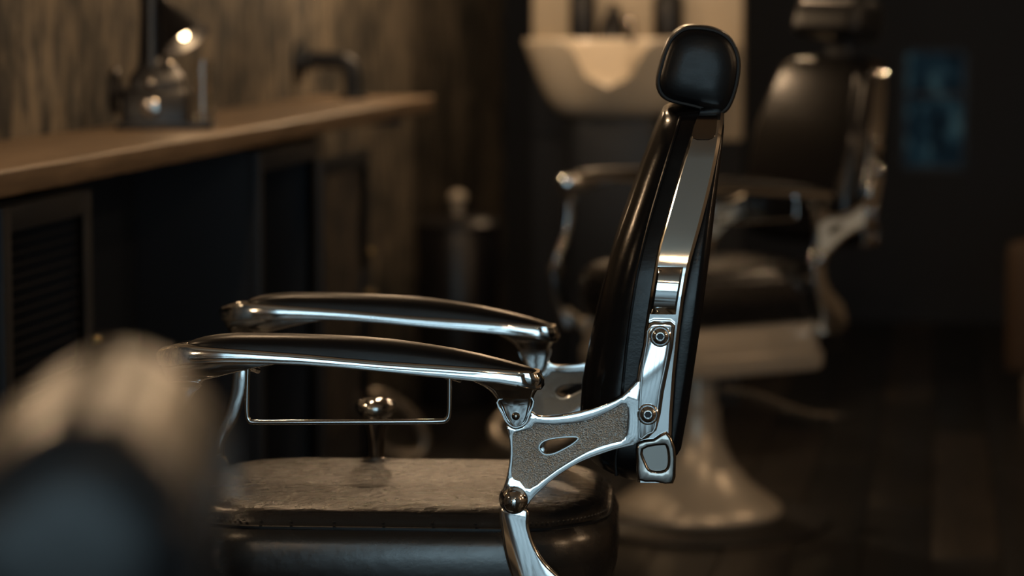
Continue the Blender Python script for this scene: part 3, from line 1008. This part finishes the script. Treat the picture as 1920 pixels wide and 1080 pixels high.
# ------------------------------------------------------------------ wash station
VB = 9.05                          # front of the pale partition
bu0, bz = px_v(998, 75, VB); bu1, _ = px_v(1392, 75, VB)
_, zlow = px_v(1200, 262, VB)
pn = thing('wash_partition', 'pale cream partition standing behind the wash basin', 'partition', RW((bu0 + bu1) / 2, VB), -TW)
hwp = (bu1 - bu0) / 2
zl_ = px_v(1120, 86, VB - 0.12)[1]
pu_ = px_v(1330, 200, VB)[0] - (bu0 + bu1) / 2
obj('panel', box(-hwp, hwp, 0.0, 0.10, zl_ - 0.032, 2.25, 0.006), 'panel_paint', pn)
obj('end_post', box(pu_, hwp, -0.002, 0.10, zlow, zl_ - 0.034, 0.004), 'panel_paint', pn)
obj('plinth', box(-hwp, hwp, 0.01, 0.09, 0, zlow - 0.002, 0.004), 'dark_wall', pn)
obj('lower_sheet', box(-hwp, pu_ - 0.002, 0.01, 0.09, zlow, zl_ - 0.034, 0.004), 'dark_wall', pn)
ledge = obj('ledge', box(-hwp + 0.02, hwp - 0.02, -0.16, 0.0, zl_ - 0.03, zl_, 0.006), 'panel_paint', pn)

VBAS = VB - 0.70                   # basin rim nearest to us
cu, crz = px_v(1140, 75, VBAS)
eu0, _ = px_v(962, 75, VBAS)
hb = cu - eu0
notch_z = px_v(1140, 163, VBAS)[1]; bot_z = px_v(1140, 226, VBAS)[1]
bs = thing('wash_basin', 'cream ceramic hair wash basin with rounded neck notch', 'basin', RW(cu, VBAS), -TW)


def basin():
    """shell: outer skin and bowl, rim dipping at the neck rest in front"""
    n = 64; secs = []
    def rim_z(t, u):
        front = max(0.0, -math.sin(t))
        return crz - (crz - notch_z) * (front ** 2) * math.exp(-(u / 0.10) ** 4)
    D = 0.26
    # outer skin from the bottom up
    def ringpts(f, depth_shift, zf):
        out = []
        for i in range(n):
            t = 2 * math.pi * i / n
            ct, st = math.cos(t), math.sin(t)
            x = f * hb * math.copysign(abs(ct) ** 0.62, ct)
            y = f * D * math.copysign(abs(st) ** 0.75, st)
            rz = rim_z(t, x)
            out.append((x, y + D + depth_shift, bot_z + (rz - bot_z) * zf))
        return out
    for f, sh, zf in ((0.02, 0.03, 0.0), (0.35, 0.03, 0.0), (0.52, 0.025, 0.01), (0.62, 0.02, 0.05), (0.70, 0.016, 0.14), (0.78, 0.012, 0.30), (0.86, 0.007, 0.52), (0.94, 0.003, 0.78), (0.99, 0.0, 0.94), (1.0, 0, 0.975), (0.985, 0, 1.0), (0.955, 0, 0.99), (0.93, 0, 0.95), (0.86, 0, 0.80), (0.76, 0.0, 0.55), (0.62, 0.0, 0.34), (0.45, 0, 0.22), (0.2, 0, 0.17), (0.02, 0, 0.165)):
        secs.append(ringpts(f, sh, zf))
    return loft(secs)


obj('bowl', basin(), 'ceramic', bs, ang=70)
obj('drain', lathe([(0.002, 0), (0.028, 0), (0.03, 0.004), (0.02, 0.006), (0.002, 0.004)], 20, 0.01, 0.27).map(lambda x, y, z: (x, y, z + bot_z + (crz - bot_z) * 0.175)), 'dark_chrome', bs)
tap = obj('faucet', sweep(catmull([(0.02, 0.46, crz - 0.02), (0.02, 0.46, crz + 0.05), (0.02, 0.41, crz + 0.06), (0.02, 0.38, crz + 0.03)], False, 4), 0.012, 10), 'dark_chrome', bs)
obj('pedestal', loft([[(x, y, z) for x, y in rrect(0, 0.30, w, d, 0.05, 4)] for z, w, d in ((0, 0.17, 0.16), (0.02, 0.18, 0.17), (bot_z - 0.06, 0.16, 0.15), (bot_z + 0.006, 0.15, 0.14))]), 'black_metal', bs)


def bottle(px, w_px, top_y, bot_y, label, shoulder):
    u_, zb_ = px_v(px, bot_y, VB - 0.08)
    zb_ = zl_
    zt_ = px_v(px, top_y, VB - 0.08)[1]
    sc_ = 5000 / RW(u_, VB).y
    r = w_px / 2 / sc_
    h = zt_ - zb_
    t = thing('bottle', label, 'bottle', RW(u_, VB - 0.08, zb_), -TW, 'dark bottles on the ledge')
    if shoulder == 'cone':
        obj('body', lathe([(0.001, 0), (r, 0), (r, h * 0.25), (r * 0.85, h * 0.45), (r * 0.5, h * 0.75), (r * 0.32, h * 0.85), (0.001, h * 0.85)], 20), 'black_plastic', t)
        obj('cap', lathe([(0.001, h * 0.84), (r * 0.36, h * 0.84), (r * 0.3, h), (0.001, h)], 16), 'black_plastic', t)
    else:
        obj('body', lathe([(0.001, 0), (r * 0.95, 0), (r, 0.01), (r, h * 0.68), (r * 0.9, h * 0.76), (r * 0.35, h * 0.80), (r * 0.35, h * 0.84), (0.001, h * 0.84)], 24), 'black_plastic', t)
        obj('pump_head', lathe([(0.001, h * 0.83), (r * 0.42, h * 0.83), (r * 0.42, h * 0.90), (r * 0.15, h * 0.90), (r * 0.15, h), (0.001, h)], 14), 'black_plastic', t)
    return t


bottle(1092, 50, -45, 86, 'tallest black pump bottle on the ledge, left of the cone bottle', 'pump')
bottle(1150, 56, 5, 88, 'black cone shaped bottle on the ledge behind the basin notch', 'cone')
bottle(1253, 58, -40, 60, 'black pump bottle on the ledge, nearest the sharp headrest', 'pump')

# black bin by the end of the counter
bu_, bv_ = px_z(852, 740, 0.0)
bv_ = 8.9; bu_, bzt = px_v(858, 405, bv_)
bn = thing('pedal_bin', 'tall black bin with chrome knob beyond the counter end', 'bin', RW(bu_, bv_), -TW)
obj('body', lathe([(0.01, 0), (0.125, 0), (0.135, 0.02), (0.145, bzt - 0.05), (0.14, bzt - 0.04), (0.01, bzt - 0.04)], 28), 'black_plastic', bn)
lid = obj('lid', lathe([(0.01, bzt - 0.04), (0.148, bzt - 0.04), (0.148, bzt - 0.025), (0.12, bzt - 0.004), (0.05, bzt + 0.006), (0.01, bzt + 0.007)], 28), 'black_plastic', bn)
obj('knob', lathe([(0.002, bzt + 0.004), (0.02, bzt + 0.004), (0.018, bzt + 0.03), (0.03, bzt + 0.05), (0.034, bzt + 0.066), (0.024, bzt + 0.084), (0.002, bzt + 0.09)], 18), 'satin_chrome', lid)

# oval steel foot hoop standing on the floor before the lockers
hu, hv = px_z(735, 890, 0.0)
hp_ = thing('foot_hoop', 'oval pale steel foot hoop on the floor, seen through the towel bar', 'footrest', RW(hu, hv), R_(0))
zh = 0.10
sc_h = 5000 / RW(hu, hv).y
hoopg = sweep([((-5 + 66 * math.cos(t)) / sc_h, 0.05 * math.cos(t), zh + (30 + 52 * math.sin(t) - 36 * math.cos(t)) / sc_h) for t in [2 * math.pi * i / 40 for i in range(40)]], 0.016, 10, True)
obj('hoop', hoopg, 'grey_steel', hp_)
obj('stand', sweep([(0.0, 0.02, 0.0), (0.0, 0.01, zh - 0.02)], 0.014, 8), 'black_metal', hp_)
obj('foot', lathe([(0.002, 0), (0.07, 0), (0.07, 0.008), (0.02, 0.014), (0.002, 0.014)], 24, 0, 0.02), 'black_metal', hp_)

# waiting armchair at the right edge
au, az = px_v(1972, 470, 8.7)
ac_ = thing('waiting_armchair', 'brown leather waiting armchair cut off by the right edge', 'armchair', RW(au + 0.30, 8.85), -TW - R_(30))
obj('seat', box(-0.26, 0.26, -0.28, 0.26, 0.26, 0.42, 0.04), 'brown_leather', ac_)
obj('backrest', box(-0.26, 0.26, 0.20, 0.34, 0.36, 0.74, 0.05), 'brown_leather', ac_)
for s in (-1, 1):
    obj('armrest', box(min(s * 0.26, s * 0.36), max(s * 0.26, s * 0.36), -0.28, 0.30, 0.16, 0.60, 0.045), 'brown_leather', ac_)
    for y in (-0.22, 0.24):
        obj('leg', lathe([(0.002, 0), (0.014, 0), (0.022, 0.17), (0.002, 0.17)], 10, s * 0.29, y), 'counter_wood', ac_)


# ------------------------------------------------------------------ lamps under the ceiling
def pendant(u, v, zb, power, label, col=(1.0, 0.64, 0.34), r=0.16, soft=0.035):
    t = thing('pendant_lamp', label, 'lamp', RW(u, v, zb), -TW, 'pendant lamps')
    obj('cord', sweep([(0, 0, 0.19), (0, 0, Z_CEIL - zb)], 0.004, 6), 'black_metal', t)
    sh = obj('lamp_shade', lathe([(0.022, 0.20), (0.03, 0.20), (0.04, 0.15), (r * 0.7, 0.08), (r, 0.0), (r - 0.004, 0.0), (r * 0.68, 0.075), (0.035, 0.142), (0.022, 0.142)], 28), 'black_metal', t)
    obj('bulb', sphere((0, 0, 0.075), 0.032, 14, 10), 'bulb', sh)
    l = bpy.data.lights.new('pendant_light', 'POINT')
    l.energy = power; l.color = col; l.shadow_soft_size = soft
    o = bpy.data.objects.new('pendant_light', l); COL.objects.link(o); o.parent = t
    o.location = (0, 0, 0.0)
    return t


WARM = (1.0, 0.68, 0.40)
pendant(0.62, 4.6, 2.30, 17, 'black pendant lamp over the closed locker end of the counter', WARM)
pendant(0.62, 6.4, 2.30, 13, 'black pendant lamp over the antique machine', WARM)
pendant(0.36, 7.9, 1.62, 8, 'added low black pendant lamp for the seat sheen, over the elbow pipe end of the counter', WARM)  # unseen lamp added where the seat top mirrors it as gold sheen
pendant(0.75, 10.0, 2.05, 8, 'added black pendant lamp for the seat sheen, in the corner beyond the counter', WARM)  # unseen lamp added to warm the sheen on the seat
pendant(cu, 8.72, 2.25, 26, 'black pendant lamp over the wash basin', WARM)
pendant(2.2, 5.6, 2.40, 16, 'black pendant lamp between the sharp chair and the further chair', WARM)
pendant(3.2, 7.2, 2.40, 20, 'black pendant lamp right of the further barber chair', WARM)
pendant(3.8, 3.2, 2.40, 14, 'black pendant lamp right of the sharp barber chair', WARM)
pendant(2.4, 0.4, 2.40, 4, 'black pendant lamp above the nearest barber chair', WARM)
pendant(2.2, -2.2, 2.40, 7, 'black pendant lamp by the shop window', WARM)


def sconce(u, v, z, power, label, rot):  # unseen lamps added for warm streaks on leather, ceiling and chrome
    t = thing('fill_sconce', label, 'lamp', RW(u, v, z), rot, 'unseen sconces added as fill light')
    obj('wall_plate', lathe([(0.002, 0), (0.05, 0), (0.05, 0.006), (0.04, 0.012), (0.002, 0.012)], 20).map(lambda x, y, q: (q + 0.001, x, y)), 'brass', t)
    obj('arm', sweep(catmull([(0.01, 0, 0), (0.07, 0, 0), (0.10, 0, 0.02), (0.10, 0, 0.05)], False, 4), 0.008, 8), 'brass', t)
    obj('socket', lathe([(0.002, 0.05), (0.02, 0.05), (0.022, 0.09), (0.002, 0.09)], 14, 0.10, 0), 'brass', t)
    obj('bulb', sphere((0.10, 0, 0.125), 0.035, 14, 10), 'bulb', t)
    l = bpy.data.lights.new('sconce_fill', 'POINT'); l.energy = power; l.color = WARM; l.shadow_soft_size = 0.04
    o = bpy.data.objects.new('sconce_fill', l); COL.objects.link(o); o.parent = t
    o.location = (0.19, 0, 0.125)


sconce(0, 2.2, 1.55, 2.5, 'added brass fill sconce beside the nearest barber chair', -TW)
sconce(0, 3.55, 1.55, 9, 'added brass fill sconce beside the near end of the counter', -TW)  # added for the gold streak along the backrest edge
sconce(0, -2.0, 1.6, 12, 'added brass fill sconce on the left wall by the shop window', -TW)  # added to warm the ceiling that the chrome strip reflects
sconce(U_RIGHT, 1.6, 1.9, 26, 'added brass fill sconce on the right wall towards the shop window', math.pi - TW)  # this and the next added to gild the further chair's chrome
sconce(U_RIGHT, 3.6, 1.9, 26, 'added brass fill sconce on the right wall opposite the sharp chair', math.pi - TW)
